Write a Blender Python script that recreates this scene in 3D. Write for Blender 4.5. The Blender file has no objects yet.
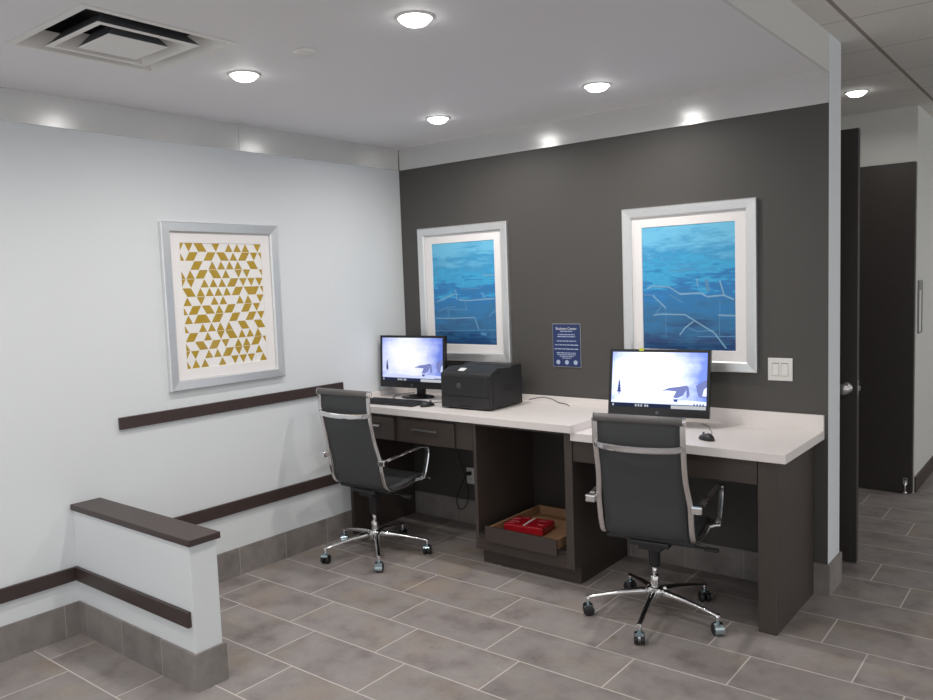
import bpy, bmesh, math, random
from mathutils import Vector, Matrix
random.seed(4)
sc = bpy.context.scene
COL = sc.collection

# ------------------------------------------------------------------ camera
CX, CY, CZ = 4.0387, -4.3319, 1.7118
YAW, PITCH, ROLL, FPX = 0.6746, -0.0843, -0.036, 793.12
cam = bpy.data.cameras.new('camera'); camo = bpy.data.objects.new('camera', cam); COL.objects.link(camo)
cam.sensor_fit = 'HORIZONTAL'; cam.sensor_width = 36.0; cam.lens = FPX * 36.0 / 933.0
cam.clip_start = 0.05; cam.clip_end = 100
fwd = Vector((-math.sin(YAW) * math.cos(PITCH), math.cos(YAW) * math.cos(PITCH), math.sin(PITCH)))
rgt = Vector((math.cos(YAW), math.sin(YAW), 0)); upv = rgt.cross(fwd)
r2 = rgt * math.cos(ROLL) + upv * math.sin(ROLL); u2 = upv * math.cos(ROLL) - rgt * math.sin(ROLL)
camo.matrix_world = Matrix(((r2.x, u2.x, -fwd.x, CX), (r2.y, u2.y, -fwd.y, CY), (r2.z, u2.z, -fwd.z, CZ), (0, 0, 0, 1)))
sc.camera = camo

# ------------------------------------------------------------------ world, lamps, exposure
wd = bpy.data.worlds.new('daylight'); sc.world = wd; wd.use_nodes = True
bg = wd.node_tree.nodes['Background']
bg.inputs['Color'].default_value = (0.95, 0.98, 1.0, 1); bg.inputs['Strength'].default_value = 1.02
sc.view_settings.view_transform = 'Standard'; sc.view_settings.look = 'None'
sc.view_settings.gamma = 1.0; sc.view_settings.use_curve_mapping = False
sc.view_settings.exposure = 0.0
H1, H2, H3 = 2.5468, 2.6987, 2.885       # top of wall paint, alcove ceiling, corridor ceiling
W, WT = 2.9561, 0.2326                    # alcove width, thickness of the dark wall
LAMP_W = 7.2
def lamp(name, x, y, z, w, size=0.06, color=(1.0, 0.955, 0.90), spread=164):
    l = bpy.data.lights.new(name, 'AREA'); l.shape = 'DISK'; l.size = size; l.energy = w; l.color = color
    l.spread = math.radians(spread)
    o = bpy.data.objects.new(name, l); o.location = (x, y, z); COL.objects.link(o); return o
LIGHTS = [(2.031, -2.056), (0.956, -2.031), (0.922, -0.628), (1.996, -0.628)]
for (x, y) in LIGHTS: lamp('downlight_or_fill_lamp', x, y, H2 - 0.0345, LAMP_W * (1.10 if y > -1 else 1.0))
for (x, y) in [(0.95, -3.45), (2.03, -3.45), (0.95, -4.9), (2.03, -4.9)]: lamp('downlight_or_fill_lamp', x, y, H2 - 0.0345, LAMP_W)  # unseen lamps without fittings, added out of view for lighting
lamp('corridor_or_fill_lamp', 2.743, 1.54, H3 - 0.0345, 4.0)
for (x, y) in [(4.6, -1.2), (4.6, -4.2), (4.6, 3.5)]: lamp('corridor_or_fill_lamp', x, y, H3 - 0.0345, 8.0)  # more unseen lamps on the corridor side, added to light the scene

# ------------------------------------------------------------------ materials
def srgb(r, g, b):
    def f(c):
        c /= 255.0
        return c / 12.92 if c <= 0.04045 else ((c + 0.055) / 1.055) ** 2.4
    return (f(r), f(g), f(b), 1)
def new_mat(name):
    m = bpy.data.materials.new(name); m.use_nodes = True
    nt = m.node_tree; b = nt.nodes['Principled BSDF']; return m, nt, b
def pmat(name, col, rough=0.5, metal=0.0, spec=0.5, noise=0.0, nscale=40, bump=0.0, bscale=200, stretch=None, coat=0.0):
    """principled surface with an optional procedural tone variation and bump"""
    m, nt, b = new_mat(name)
    b.inputs['Roughness'].default_value = rough; b.inputs['Metallic'].default_value = metal
    b.inputs['Specular IOR Level'].default_value = spec; b.inputs['Coat Weight'].default_value = coat
    b.inputs['Base Color'].default_value = col
    tc = nt.nodes.new('ShaderNodeTexCoord'); vec = tc.outputs['Object']
    if stretch:
        mp = nt.nodes.new('ShaderNodeMapping'); mp.inputs['Scale'].default_value = stretch
        nt.links.new(vec, mp.inputs['Vector']); vec = mp.outputs['Vector']
    if noise:
        n = nt.nodes.new('ShaderNodeTexNoise'); n.inputs['Scale'].default_value = nscale; n.inputs['Detail'].default_value = 6
        nt.links.new(vec, n.inputs['Vector'])
        mx = nt.nodes.new('ShaderNodeMix'); mx.data_type = 'RGBA'
        mx.inputs['A'].default_value = tuple(c * (1 - noise) for c in col[:3]) + (1,)
        mx.inputs['B'].default_value = tuple(min(1, c * (1 + noise)) for c in col[:3]) + (1,)
        nt.links.new(n.outputs['Fac'], mx.inputs['Factor']); nt.links.new(mx.outputs['Result'], b.inputs['Base Color'])
    if bump:
        n2 = nt.nodes.new('ShaderNodeTexNoise'); n2.inputs['Scale'].default_value = bscale; n2.inputs['Detail'].default_value = 3
        nt.links.new(vec, n2.inputs['Vector'])
        bp = nt.nodes.new('ShaderNodeBump'); bp.inputs['Strength'].default_value = bump; bp.inputs['Distance'].default_value = 0.002
        nt.links.new(n2.outputs['Fac'], bp.inputs['Height']); nt.links.new(bp.outputs['Normal'], b.inputs['Normal'])
    return m
def emat(name, col, s):
    m = bpy.data.materials.new(name); m.use_nodes = True; nt = m.node_tree; nt.nodes.clear()
    e = nt.nodes.new('ShaderNodeEmission'); o = nt.nodes.new('ShaderNodeOutputMaterial')
    e.inputs['Color'].default_value = col; e.inputs['Strength'].default_value = s
    nt.links.new(e.outputs[0], o.inputs['Surface']); return m
class NB:
    """small arithmetic helper for node graphs"""
    def __init__(s, nt): s.nt = nt
    def m(s, op, a, b=None, c=None):
        n = s.nt.nodes.new('ShaderNodeMath'); n.operation = op
        for i, v in enumerate((a, b, c)):
            if v is None: continue
            if isinstance(v, (int, float)): n.inputs[i].default_value = v
            else: s.nt.links.new(v, n.inputs[i])
        return n.outputs[0]
    def mix(s, f, a, b):
        n = s.nt.nodes.new('ShaderNodeMix'); n.data_type = 'RGBA'
        for k, v in (('Factor', f), ('A', a), ('B', b)):
            if isinstance(v, (int, float, tuple)): n.inputs[k].default_value = v
            else: s.nt.links.new(v, n.inputs[k])
        return n.outputs['Result']
    def noise(s, vec, scale, detail=5, rough=0.55):
        n = s.nt.nodes.new('ShaderNodeTexNoise'); n.inputs['Scale'].default_value = scale
        n.inputs['Detail'].default_value = detail; n.inputs['Roughness'].default_value = rough
        s.nt.links.new(vec, n.inputs['Vector']); return n.outputs['Fac']
    def ramp(s, f, stops):
        n = s.nt.nodes.new('ShaderNodeValToRGB'); cr = n.color_ramp
        while len(cr.elements) > 1: cr.elements.remove(cr.elements[-1])
        cr.elements[0].position = stops[0][0]; cr.elements[0].color = stops[0][1]
        for p, c in stops[1:]:
            e = cr.elements.new(p); e.color = c
        s.nt.links.new(f, n.inputs['Fac']); return n.outputs['Color']
    def xyz(s, vec):
        n = s.nt.nodes.new('ShaderNodeSeparateXYZ'); s.nt.links.new(vec, n.inputs[0]); return n.outputs
    def comb(s, x, y, z=0.0):
        n = s.nt.nodes.new('ShaderNodeCombineXYZ')
        for i, v in enumerate((x, y, z)):
            if isinstance(v, (int, float)): n.inputs[i].default_value = v
            else: s.nt.links.new(v, n.inputs[i])
        return n.outputs[0]
def floor_mat():
    m, nt, b = new_mat('floor_tile'); k = NB(nt)
    tc = nt.nodes.new('ShaderNodeTexCoord'); P = tc.outputs['Object']; x, y, z = k.xyz(P)
    T, TH, sh, u0, v0, rt = 0.6125, 0.3075, 0.3198, 0.8049, -1.8328, 0.0073
    xr = k.m('SUBTRACT', x, u0); yr = k.m('SUBTRACT', y, v0); c, s_ = math.cos(rt), math.sin(rt)
    xa = k.m('ADD', k.m('MULTIPLY', xr, c), k.m('MULTIPLY', yr, s_)); ya = k.m('SUBTRACT', k.m('MULTIPLY', yr, c), k.m('MULTIPLY', xr, s_))
    v = k.m('DIVIDE', ya, TH); row = k.m('FLOOR', v); fv = k.m('SUBTRACT', v, row)
    u = k.m('ADD', k.m('DIVIDE', xa, T), k.m('MULTIPLY', row, sh)); cl = k.m('FLOOR', u); fu = k.m('SUBTRACT', u, cl)
    du = k.m('MULTIPLY', k.m('MINIMUM', fu, k.m('SUBTRACT', 1.0, fu)), T); dv = k.m('MULTIPLY', k.m('MINIMUM', fv, k.m('SUBTRACT', 1.0, fv)), TH)
    d = k.m('MINIMUM', du, dv)
    mr = nt.nodes.new('ShaderNodeMapRange'); mr.inputs['From Min'].default_value = 0.0024; mr.inputs['From Max'].default_value = 0.0040
    nt.links.new(d, mr.inputs['Value']); tile = mr.outputs['Result']
    wn = nt.nodes.new('ShaderNodeTexWhiteNoise'); wn.noise_dimensions = '2D'; nt.links.new(k.comb(cl, row), wn.inputs['Vector'])
    rnd = wn.outputs['Value']
    off = k.comb(k.m('ADD', x, k.m('MULTIPLY', rnd, 7.0)), k.m('ADD', y, k.m('MULTIPLY', rnd, 3.0)), 0.0)
    n1 = k.noise(off, 4.5, 6, 0.6); n2 = k.noise(off, 45, 5, 0.6); n3 = k.noise(off, 2.6, 3, 0.5)
    base = k.ramp(n1, [(0.30, srgb(124, 117, 115)), (0.48, srgb(149, 142, 140)), (0.62, srgb(156, 150, 148)), (0.78, srgb(165, 157, 149))])
    warm = k.m('MULTIPLY', k.m('GREATER_THAN', rnd, 0.35), nt.nodes.new('ShaderNodeClamp').outputs[0]) if False else None
    rf = nt.nodes.new('ShaderNodeMapRange'); rf.inputs['From Min'].default_value = 0.52; rf.inputs['From Max'].default_value = 0.78
    nt.links.new(n3, rf.inputs['Value'])
    base = k.mix(k.m('MULTIPLY', rf.outputs['Result'], 0.55), base, srgb(166, 149, 128))
    dark = k.m('ADD', k.m('MULTIPLY', n2, 0.20), k.m('MULTIPLY', rnd, 0.10)); dark = k.m('ADD', 0.84, dark)
    mul = nt.nodes.new('ShaderNodeVectorMath'); mul.operation = 'SCALE'; nt.links.new(base, mul.inputs[0]); nt.links.new(dark, mul.inputs['Scale'])
    colr = k.mix(tile, srgb(206, 199, 195), mul.outputs[0])
    nt.links.new(colr, b.inputs['Base Color'])
    b.inputs['Roughness'].default_value = 0.5; b.inputs['Specular IOR Level'].default_value = 0.35
    bp = nt.nodes.new('ShaderNodeBump'); bp.inputs['Strength'].default_value = 0.35; bp.inputs['Distance'].default_value = 0.0015
    nt.links.new(k.m('ADD', tile, k.m('MULTIPLY', n2, 0.25)), bp.inputs['Height']); nt.links.new(bp.outputs['Normal'], b.inputs['Normal'])
    return m
def base_tile_mat(name, axis, origin, pitch=0.347):
    m, nt, b = new_mat(name); k = NB(nt)
    tc = nt.nodes.new('ShaderNodeTexCoord'); P = tc.outputs['Object']; c = k.xyz(P)
    u = k.m('DIVIDE', k.m('SUBTRACT', c[axis], origin), pitch); fl = k.m('FLOOR', u); fu = k.m('SUBTRACT', u, fl)
    d = k.m('MULTIPLY', k.m('MINIMUM', fu, k.m('SUBTRACT', 1.0, fu)), pitch)
    g = k.m('GREATER_THAN', d, 0.0022)
    wn = nt.nodes.new('ShaderNodeTexWhiteNoise'); wn.noise_dimensions = '1D'; nt.links.new(fl, wn.inputs['W'])
    n1 = k.noise(P, 6, 6, 0.6)
    base = k.ramp(n1, [(0.3, srgb(124, 118, 115)), (0.55, srgb(146, 140, 137)), (0.8, srgb(158, 150, 145))])
    mul = nt.nodes.new('ShaderNodeVectorMath'); mul.operation = 'SCALE'; nt.links.new(base, mul.inputs[0])
    nt.links.new(k.m('ADD', 0.90, k.m('MULTIPLY', wn.outputs['Value'], 0.14)), mul.inputs['Scale'])
    nt.links.new(k.mix(g, srgb(172, 166, 162), mul.outputs[0]), b.inputs['Base Color'])
    b.inputs['Roughness'].default_value = 0.5; b.inputs['Specular IOR Level'].default_value = 0.3
    return m
def grid_ceiling_mat():
    m, nt, b = new_mat('acoustic_tile'); k = NB(nt)
    tc = nt.nodes.new('ShaderNodeTexCoord'); P = tc.outputs['Object']; x, y, z = k.xyz(P)
    def line(c, o, p, hw):
        u = k.m('DIVIDE', k.m('SUBTRACT', c, o), p); f = k.m('SUBTRACT', u, k.m('FLOOR', u))
        return k.m('LESS_THAN', k.m('MULTIPLY', k.m('MINIMUM', f, k.m('SUBTRACT', 1.0, f)), p), hw)
    lx = line(x, 3.083, 1.22, 0.010); ly = line(y, 0.48, 0.645, 0.005)
    n = k.noise(P, 130, 4, 0.7)
    base = k.ramp(n, [(0.35, srgb(222, 219, 214)), (0.6, srgb(238, 235, 230))])
    colr = k.mix(k.m('MULTIPLY', ly, 0.45), base, srgb(110, 106, 102)); colr = k.mix(lx, colr, srgb(160, 148, 142))
    nt.links.new(colr, b.inputs['Base Color']); b.inputs['Roughness'].default_value = 0.9
    return m
M = {}
M['white_wall'] = pmat('white_wall_paint', srgb(229, 233, 236), 0.62, spec=0.3, noise=0.012, nscale=3, bump=0.12, bscale=320)
M['hall_wall'] = pmat('corridor_wall_paint', srgb(220, 220, 216), 0.55, spec=0.3, noise=0.012, nscale=3, bump=0.12, bscale=320)
M['dark_wall'] = pmat('charcoal_wall_covering', srgb(80, 78, 76), 0.5, spec=0.45, noise=0.10, nscale=260, bump=0.35, bscale=420, stretch=(1, 1, 0.6))
M['ceiling'] = pmat('ceiling_paint', srgb(236, 235, 238), 0.6, spec=0.3, noise=0.01, nscale=3)
M['fascia'] = pmat('bulkhead_paint', srgb(218, 217, 214), 0.6, spec=0.3, noise=0.01, nscale=3)
M['band'] = pmat('satin_band', srgb(214, 214, 213), 0.20, metal=0.42, noise=0.02, nscale=4)
M['floor'] = floor_mat()
M['base_y'] = base_tile_mat('base_tile_along_y', 1, -1.561); M['base_x'] = base_tile_mat('base_tile_along_x', 0, 0.088)
M['hall_ceiling'] = grid_ceiling_mat()
M['rail'] = pmat('dark_stained_oak', srgb(66, 54, 52), 0.42, noise=0.22, nscale=9, stretch=(14, 1.2, 14), bump=0.1)
M['railx'] = pmat('dark_stained_oak_along_x', srgb(66, 54, 52), 0.42, noise=0.22, nscale=9, stretch=(1.2, 14, 14), bump=0.1)
M['wood'] = pmat('espresso_laminate', srgb(72, 64, 60), 0.42, noise=0.16, nscale=7, stretch=(12, 12, 1.0))
M['wood_x'] = pmat('espresso_laminate_along_x', srgb(67, 58, 54), 0.42, noise=0.16, nscale=7, stretch=(1.0, 12, 12))
M['shaded_interior'] = pmat('espresso_laminate_shaded', srgb(52, 47, 45), 0.5, noise=0.10, nscale=8, stretch=(10, 10, 1))  # desk laminate darkened in colour to stand for shade inside the cabinet
M['maple'] = pmat('drawer_box_plywood', srgb(156, 121, 92), 0.5, noise=0.12, nscale=6, stretch=(1.5, 10, 10))
M['quartz'] = pmat('pinkish_white_quartz', srgb(240, 234, 232), 0.30, noise=0.05, nscale=240)
M['door'] = pmat('black_brown_veneer', srgb(54, 49, 47), 0.45, noise=0.22, nscale=6, stretch=(22, 22, 1.2))
M['chrome'] = pmat('polished_chrome', (0.82, 0.82, 0.83, 1), 0.10, metal=1.0, noise=0.02, nscale=8)
M['alu'] = pmat('polished_aluminium', (0.74, 0.72, 0.72, 1), 0.24, metal=1.0, noise=0.03, nscale=8)
M['steel'] = pmat('brushed_steel', (0.62, 0.62, 0.62, 1), 0.32, metal=1.0, noise=0.05, nscale=30, stretch=(1, 20, 20))
M['mesh_fabric'] = pmat('charcoal_mesh_fabric', srgb(66, 68, 70), 0.50, spec=0.45, noise=0.12, nscale=300, bump=0.5, bscale=600, stretch=(1, 1, 2.2))
M['roll'] = pmat('grey_vinyl_roll', srgb(98, 96, 96), 0.42, noise=0.06, nscale=60)
M['black_plastic'] = pmat('black_plastic', srgb(36, 36, 38), 0.42, noise=0.08, nscale=60)
M['printer_black'] = pmat('printer_black', srgb(36, 36, 38), 0.55, noise=0.10, nscale=90, bump=0.12, bscale=500)
M['bezel'] = pmat('gloss_black_bezel', srgb(26, 26, 29), 0.25, noise=0.05, nscale=40)
M['logo_grey'] = pmat('logo_grey', srgb(92, 92, 96), 0.35, noise=0.03, nscale=60)
M['white_plastic'] = pmat('white_plastic', srgb(232, 231, 228), 0.35, noise=0.02, nscale=40)
M['silver'] = pmat('silver_moulding', (0.80, 0.81, 0.82, 1), 0.36, metal=0.8, noise=0.07, nscale=26, stretch=(3, 3, 3))
M['mat_board'] = pmat('mat_board', srgb(250, 247, 247), 0.8, noise=0.01, nscale=60)
M['paper'] = pmat('print_paper', srgb(250, 248, 247), 0.75, noise=0.01, nscale=60)
M['gold'] = pmat('gold_ink', srgb(190, 156, 40), 0.45, noise=0.08, nscale=40)
M['navy'] = pmat('navy_sign_face', srgb(38, 56, 104), 0.45, noise=0.05, nscale=40)
M['sign_ink'] = pmat('pale_sign_ink', srgb(176, 188, 216), 0.5, noise=0.02, nscale=40)
M['sign_white'] = pmat('white_sign_ink', srgb(232, 234, 240), 0.5, noise=0.02, nscale=40)
M['red'] = pmat('red_wrapper', srgb(164, 16, 32), 0.3, noise=0.25, nscale=16, bump=0.3, bscale=30)
M['pink'] = pmat('pink_print', srgb(222, 120, 128), 0.4, noise=0.1, nscale=40)
M['yellow'] = pmat('yellow_green_tab', srgb(206, 214, 70), 0.6, noise=0.05, nscale=60)
M['grey_panel'] = pmat('grey_panel', srgb(150, 150, 150), 0.5, noise=0.03, nscale=40)
M['duct'] = pmat('duct_lining', srgb(58, 58, 60), 0.8, noise=0.2, nscale=14)
M['hood'] = pmat('caster_hood', (0.50, 0.62, 0.66, 1), 0.12, metal=1.0, noise=0.05, nscale=20)
M['lens'] = emat('lit_lens', (1.0, 0.985, 0.96, 1), 14.0)
def glass_mat():
    m = bpy.data.materials.new('picture_glass'); m.use_nodes = True; nt = m.node_tree; nt.nodes.clear()
    o = nt.nodes.new('ShaderNodeOutputMaterial'); mx = nt.nodes.new('ShaderNodeMixShader'); lw = nt.nodes.new('ShaderNodeLayerWeight'); k = NB(nt)
    lw.inputs['Blend'].default_value = 0.5
    f = k.m('ADD', 0.014, k.m('MULTIPLY', k.m('POWER', lw.outputs['Facing'], 5.0), 0.6))
    t = nt.nodes.new('ShaderNodeBsdfTransparent'); g = nt.nodes.new('ShaderNodeBsdfGlossy'); g.inputs['Roughness'].default_value = 0.04
    nt.links.new(f, mx.inputs[0]); nt.links.new(t.outputs[0], mx.inputs[1]); nt.links.new(g.outputs[0], mx.inputs[2])
    nt.links.new(mx.outputs[0], o.inputs['Surface']); return m
M['glass'] = glass_mat()
def ocean_mat(name, seed, h):
    m, nt, b = new_mat(name); k = NB(nt)
    tc = nt.nodes.new('ShaderNodeTexCoord'); x, y, z = k.xyz(tc.outputs['Object'])
    t = k.m('ADD', k.m('DIVIDE', z, h), 0.5)
    v = k.comb(k.m('ADD', k.m('MULTIPLY', x, 2.2), seed), 0.0, k.m('MULTIPLY', z, 9.0))
    v2 = k.comb(k.m('ADD', k.m('MULTIPLY', x, 7.0), seed), 0.0, k.m('MULTIPLY', z, 34.0))
    n = k.noise(v, 2.0, 5, 0.6); n2 = k.noise(v2, 2.0, 4, 0.6)
    f = k.m('ADD', t, k.m('ADD', k.m('MULTIPLY', k.m('SUBTRACT', n, 0.5), 0.85), k.m('MULTIPLY', k.m('SUBTRACT', n2, 0.5), 0.42)))
    c = k.ramp(f, [(0.0, srgb(26, 72, 128)), (0.16, srgb(44, 112, 164)), (0.34, srgb(40, 130, 188)), (0.5, srgb(28, 128, 200)), (0.62, srgb(60, 184, 232)), (0.74, srgb(54, 160, 216)), (0.95, srgb(116, 204, 242))])
    nt.links.new(c, b.inputs['Base Color']); b.inputs['Roughness'].default_value = 0.5
    return m
def screen_mat(name, s):
    m = bpy.data.materials.new(name); m.use_nodes = True; nt = m.node_tree; nt.nodes.clear(); k = NB(nt)
    tc = nt.nodes.new('ShaderNodeTexCoord'); x, y, z = k.xyz(tc.outputs['Object'])
    v = k.comb(k.m('MULTIPLY', x, 6.0), 0.0, k.m('MULTIPLY', z, 9.0)); n = k.noise(v, 1.0, 5, 0.6)
    dx = k.m('MULTIPLY', k.m('ADD', x, 0.05), 3.3); dz = k.m('MULTIPLY', k.m('ADD', z, -0.01), 3.2)
    r = k.m('SQRT', k.m('ADD', k.m('MULTIPLY', dx, dx), k.m('MULTIPLY', dz, dz)))
    f = k.m('ADD', r, k.m('MULTIPLY', k.m('SUBTRACT', n, 0.5), 0.9))
    c = k.ramp(f, [(0.25, srgb(255, 255, 255)), (0.55, srgb(226, 232, 255)), (0.8, srgb(168, 182, 244)), (1.0, srgb(112, 134, 226))])
    e = nt.nodes.new('ShaderNodeEmission'); nt.links.new(c, e.inputs['Color']); e.inputs['Strength'].default_value = s
    o = nt.nodes.new('ShaderNodeOutputMaterial'); nt.links.new(e.outputs[0], o.inputs['Surface']); return m

# ------------------------------------------------------------------ mesh helpers
def box(bm, x0, x1, y0, y1, z0, z1, mi=0):
    v = [bm.verts.new((x, y, z)) for z in (z0, z1) for y in (y0, y1) for x in (x0, x1)]
    for q in ((0, 2, 3, 1), (4, 5, 7, 6), (0, 1, 5, 4), (2, 6, 7, 3), (0, 4, 6, 2), (1, 3, 7, 5)):
        f = bm.faces.new([v[i] for i in q]); f.material_index = mi
def B(*a, **k):
    bm = bmesh.new(); box(bm, *a, **k); return bm
def ring_loft(bm, rings, mi=0, cap=True, closed=False, smooth=True):
    R = [[bm.verts.new(p) for p in r] for r in rings]; n = len(R[0])
    pairs = list(zip(R, R[1:])) + ([(R[-1], R[0])] if closed else [])
    for a, b in pairs:
        for i in range(n):
            f = bm.faces.new((a[i], a[(i + 1) % n], b[(i + 1) % n], b[i])); f.material_index = mi; f.smooth = smooth
    if cap and not closed:
        f = bm.faces.new(R[0][::-1]); f.material_index = mi
        f = bm.faces.new(R[-1]); f.material_index = mi
def lathe(bm, prof, c=(0, 0, 0), n=24, axis='z', mi=0, smooth=True):
    rings = []
    for r, h in prof:
        ring = []
        for i in range(n):
            a = 2 * math.pi * i / n; p, q = max(r, 1e-4) * math.cos(a), max(r, 1e-4) * math.sin(a)
            ring.append((c[0] + p, c[1] + q, c[2] + h) if axis == 'z' else ((c[0] + h, c[1] + p, c[2] + q) if axis == 'x' else (c[0] + q, c[1] + h, c[2] + p)))
        rings.append(ring)
    ring_loft(bm, rings, mi, True, False, smooth)
def catmull(pts, k=8):
    P = [Vector(p) for p in pts]; out = []
    for i in range(len(P) - 1):
        a, b, c, d = P[max(i - 1, 0)], P[i], P[i + 1], P[min(i + 2, len(P) - 1)]
        for j in range(k):
            t = j / k
            out.append(0.5 * ((2 * b) + (c - a) * t + (2 * a - 5 * b + 4 * c - d) * t * t + (3 * b - a - 3 * c + d) * t ** 3))
    out.append(P[-1]); return out
def tube(bm, pts, r, n=10, mi=0, smooth_path=True, k=6):
    P = catmull(pts, k) if smooth_path else [Vector(p) for p in pts]
    up = Vector((0.13, 0.21, 1)).normalized(); rings = []
    for i, p in enumerate(P):
        t = (P[min(i + 1, len(P) - 1)] - P[max(i - 1, 0)]).normalized()
        s = t.cross(up)
        if s.length < 1e-3: s = t.cross(Vector((1, 0, 0)))
        s.normalize(); w = s.cross(t).normalized(); up = w
        rings.append([p + (s * math.cos(2 * math.pi * j / n) + w * math.sin(2 * math.pi * j / n)) * r for j in range(n)])
    ring_loft(bm, rings, mi)
def strip(bm, pts, w, t, side, k=8, mi=0, rnd=0.3):
    """flat bar of width w (along side) and thickness t swept along a path"""
    P = catmull(pts, k); side0 = Vector(side).normalized(); rings = []
    for i, p in enumerate(P):
        tg = (P[min(i + 1, len(P) - 1)] - P[max(i - 1, 0)]).normalized()
        sd = (side0 - tg * side0.dot(tg)).normalized(); nn = tg.cross(sd)
        a, b, c = w / 2, t / 2, t * rnd
        rings.append([p + sd * u + nn * v for u, v in ((-a, -b + c), (-a + c, -b), (a - c, -b), (a, -b + c), (a, b - c), (a - c, b), (-a + c, b), (-a, b - c))])
    ring_loft(bm, rings, mi, smooth=False)
def prism(bm, poly, axis, a, b, mi=0):
    """extrude a 2-D polygon along an axis"""
    def P(u, v, w): return {'x': (w, u, v), 'y': (u, w, v), 'z': (u, v, w)}[axis]
    A = [bm.verts.new(P(u, v, a)) for u, v in poly]; C = [bm.verts.new(P(u, v, b)) for u, v in poly]; n = len(poly)
    for q in (A[::-1], C): bm.faces.new(q).material_index = mi
    for i in range(n): bm.faces.new((A[i], A[(i + 1) % n], C[(i + 1) % n], C[i])).material_index = mi
def obj(name, bm, mats, parent=None, loc=(0, 0, 0), rot=(0, 0, 0), bevel=0.0, seg=2, sharp=False):
    bmesh.ops.recalc_face_normals(bm, faces=bm.faces)
    me = bpy.data.meshes.new(name); bm.to_mesh(me); bm.free()
    for mt in (mats if isinstance(mats, (list, tuple)) else [mats]): me.materials.append(M[mt] if isinstance(mt, str) else mt)
    o = bpy.data.objects.new(name, me); COL.objects.link(o); o.location = loc; o.rotation_euler = rot
    if parent: o.parent = parent
    if bevel:
        md = o.modifiers.new('bevel', 'BEVEL'); md.width = bevel; md.segments = seg; md.limit_method = 'ANGLE'; md.angle_limit = math.radians(40)
    return o
def tag(o, label, cat, group=None):
    o['label'] = label; o['category'] = cat
    if group: o['group'] = group
    return o
def thing(name, label, cat, loc=(0, 0, 0), rz=0.0, group=None):
    o = bpy.data.objects.new(name, None); COL.objects.link(o); o.location = loc; o.rotation_euler = (0, 0, rz)
    o.empty_display_size = 0.05
    return tag(o, label, cat, group)
def struct(name, bm, mats, parent=None, label=None, bevel=0.0, **kw):
    o = obj(name, bm, mats, parent, bevel=bevel, **kw)
    if not parent: o['kind'] = 'structure'
    if label: o['label'] = label
    return o
def text_mesh(bm, body, size, place, mi=0, align='CENTER', extrude=0.0003):
    cu = bpy.data.curves.new('lettering', 'FONT'); cu.body = body; cu.size = size; cu.align_x = align; cu.align_y = 'CENTER'; cu.extrude = extrude
    to = bpy.data.objects.new('lettering', cu); COL.objects.link(to); bpy.context.view_layer.update()
    me = bpy.data.meshes.new_from_object(to.evaluated_get(bpy.context.evaluated_depsgraph_get()))
    n0 = len(bm.verts); nf = len(bm.faces); bm.from_mesh(me); bm.verts.ensure_lookup_table(); bm.faces.ensure_lookup_table()
    for v in bm.verts[n0:]: v.co = Vector(place(v.co))
    for f in bm.faces[nf:]: f.material_index = mi
    bpy.data.objects.remove(to); bpy.data.curves.remove(cu); bpy.data.meshes.remove(me)
def dup(root, loc, rz, label):
    r = root.copy(); COL.objects.link(r); r.location = loc; r.rotation_euler = (0, 0, rz); r['label'] = label
    for ch in list(root.children):
        c = ch.copy(); COL.objects.link(c); c.parent = r
        for g in list(ch.children):
            d = g.copy(); COL.objects.link(d); d.parent = c
    return r

# ------------------------------------------------------------------ room shell
YF = -8.0; XR = 9.0; Y2 = 2.37; XD = 2.973
struct('floor', B(-0.2, XR, YF, 9.0, -0.1, 0.0), 'floor', label='grey-brown stone-look floor tiles laid in a staggered bond')
struct('wall_left', B(-0.2, 0.0, YF, Y2 + 0.2, 0.0, H3 + 0.1), 'white_wall', label='long white wall left of the desk')
bm = bmesh.new(); box(bm, 0.0, W, 0.0, WT, 0.0, H3)
bm.faces.ensure_lookup_table()
for f in bm.faces:
    f.normal_update()
    c = f.calc_center_median()
    f.material_index = 1 if c.y < 0.001 else 0
struct('wall_back', bm, ['white_wall', 'dark_wall'], label='charcoal accent wall behind the desk with a white end')
struct('wall_hall_end', B(0.0, XD, Y2, Y2 + 0.15, 0.0, H3), 'hall_wall', label='pale corridor wall above and behind the far door')
struct('wall_hall_right', B(XD - 0.15, XD, Y2 + 0.15, 9.0, 0.0, H3), 'hall_wall', label='pale corridor wall running away at the right edge')
struct('wall_hall_far', B(XD, XR, 8.8, 9.0, 0.0, H3), 'hall_wall')
VX, VY, VH = 1.015, -2.64, 0.2855
bm = bmesh.new(); XC = W - 0.014
box(bm, 0.0, VX - VH, YF, 0.0, H2, H2 + 0.08); box(bm, VX + VH, XC, YF, 0.0, H2, H2 + 0.08)
box(bm, VX - VH, VX + VH, YF, VY - VH, H2, H2 + 0.08); box(bm, VX - VH, VX + VH, VY + VH, 0.0, H2, H2 + 0.08)
struct('ceiling', bm, 'ceiling', label='flat painted ceiling over the desk alcove')
struct('wall_bulkhead', B(W - 0.014, W, YF, 0.0, H2, H3), 'fascia', label='painted bulkhead edge between alcove and corridor ceilings')
bm = bmesh.new(); box(bm, W, XR, YF, WT, H3, H3 + 0.08); box(bm, 0.0, XR, WT, 9.0, H3, H3 + 0.08)
struct('ceiling_hall', bm, 'hall_ceiling', label='suspended tile ceiling of the corridor')
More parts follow.
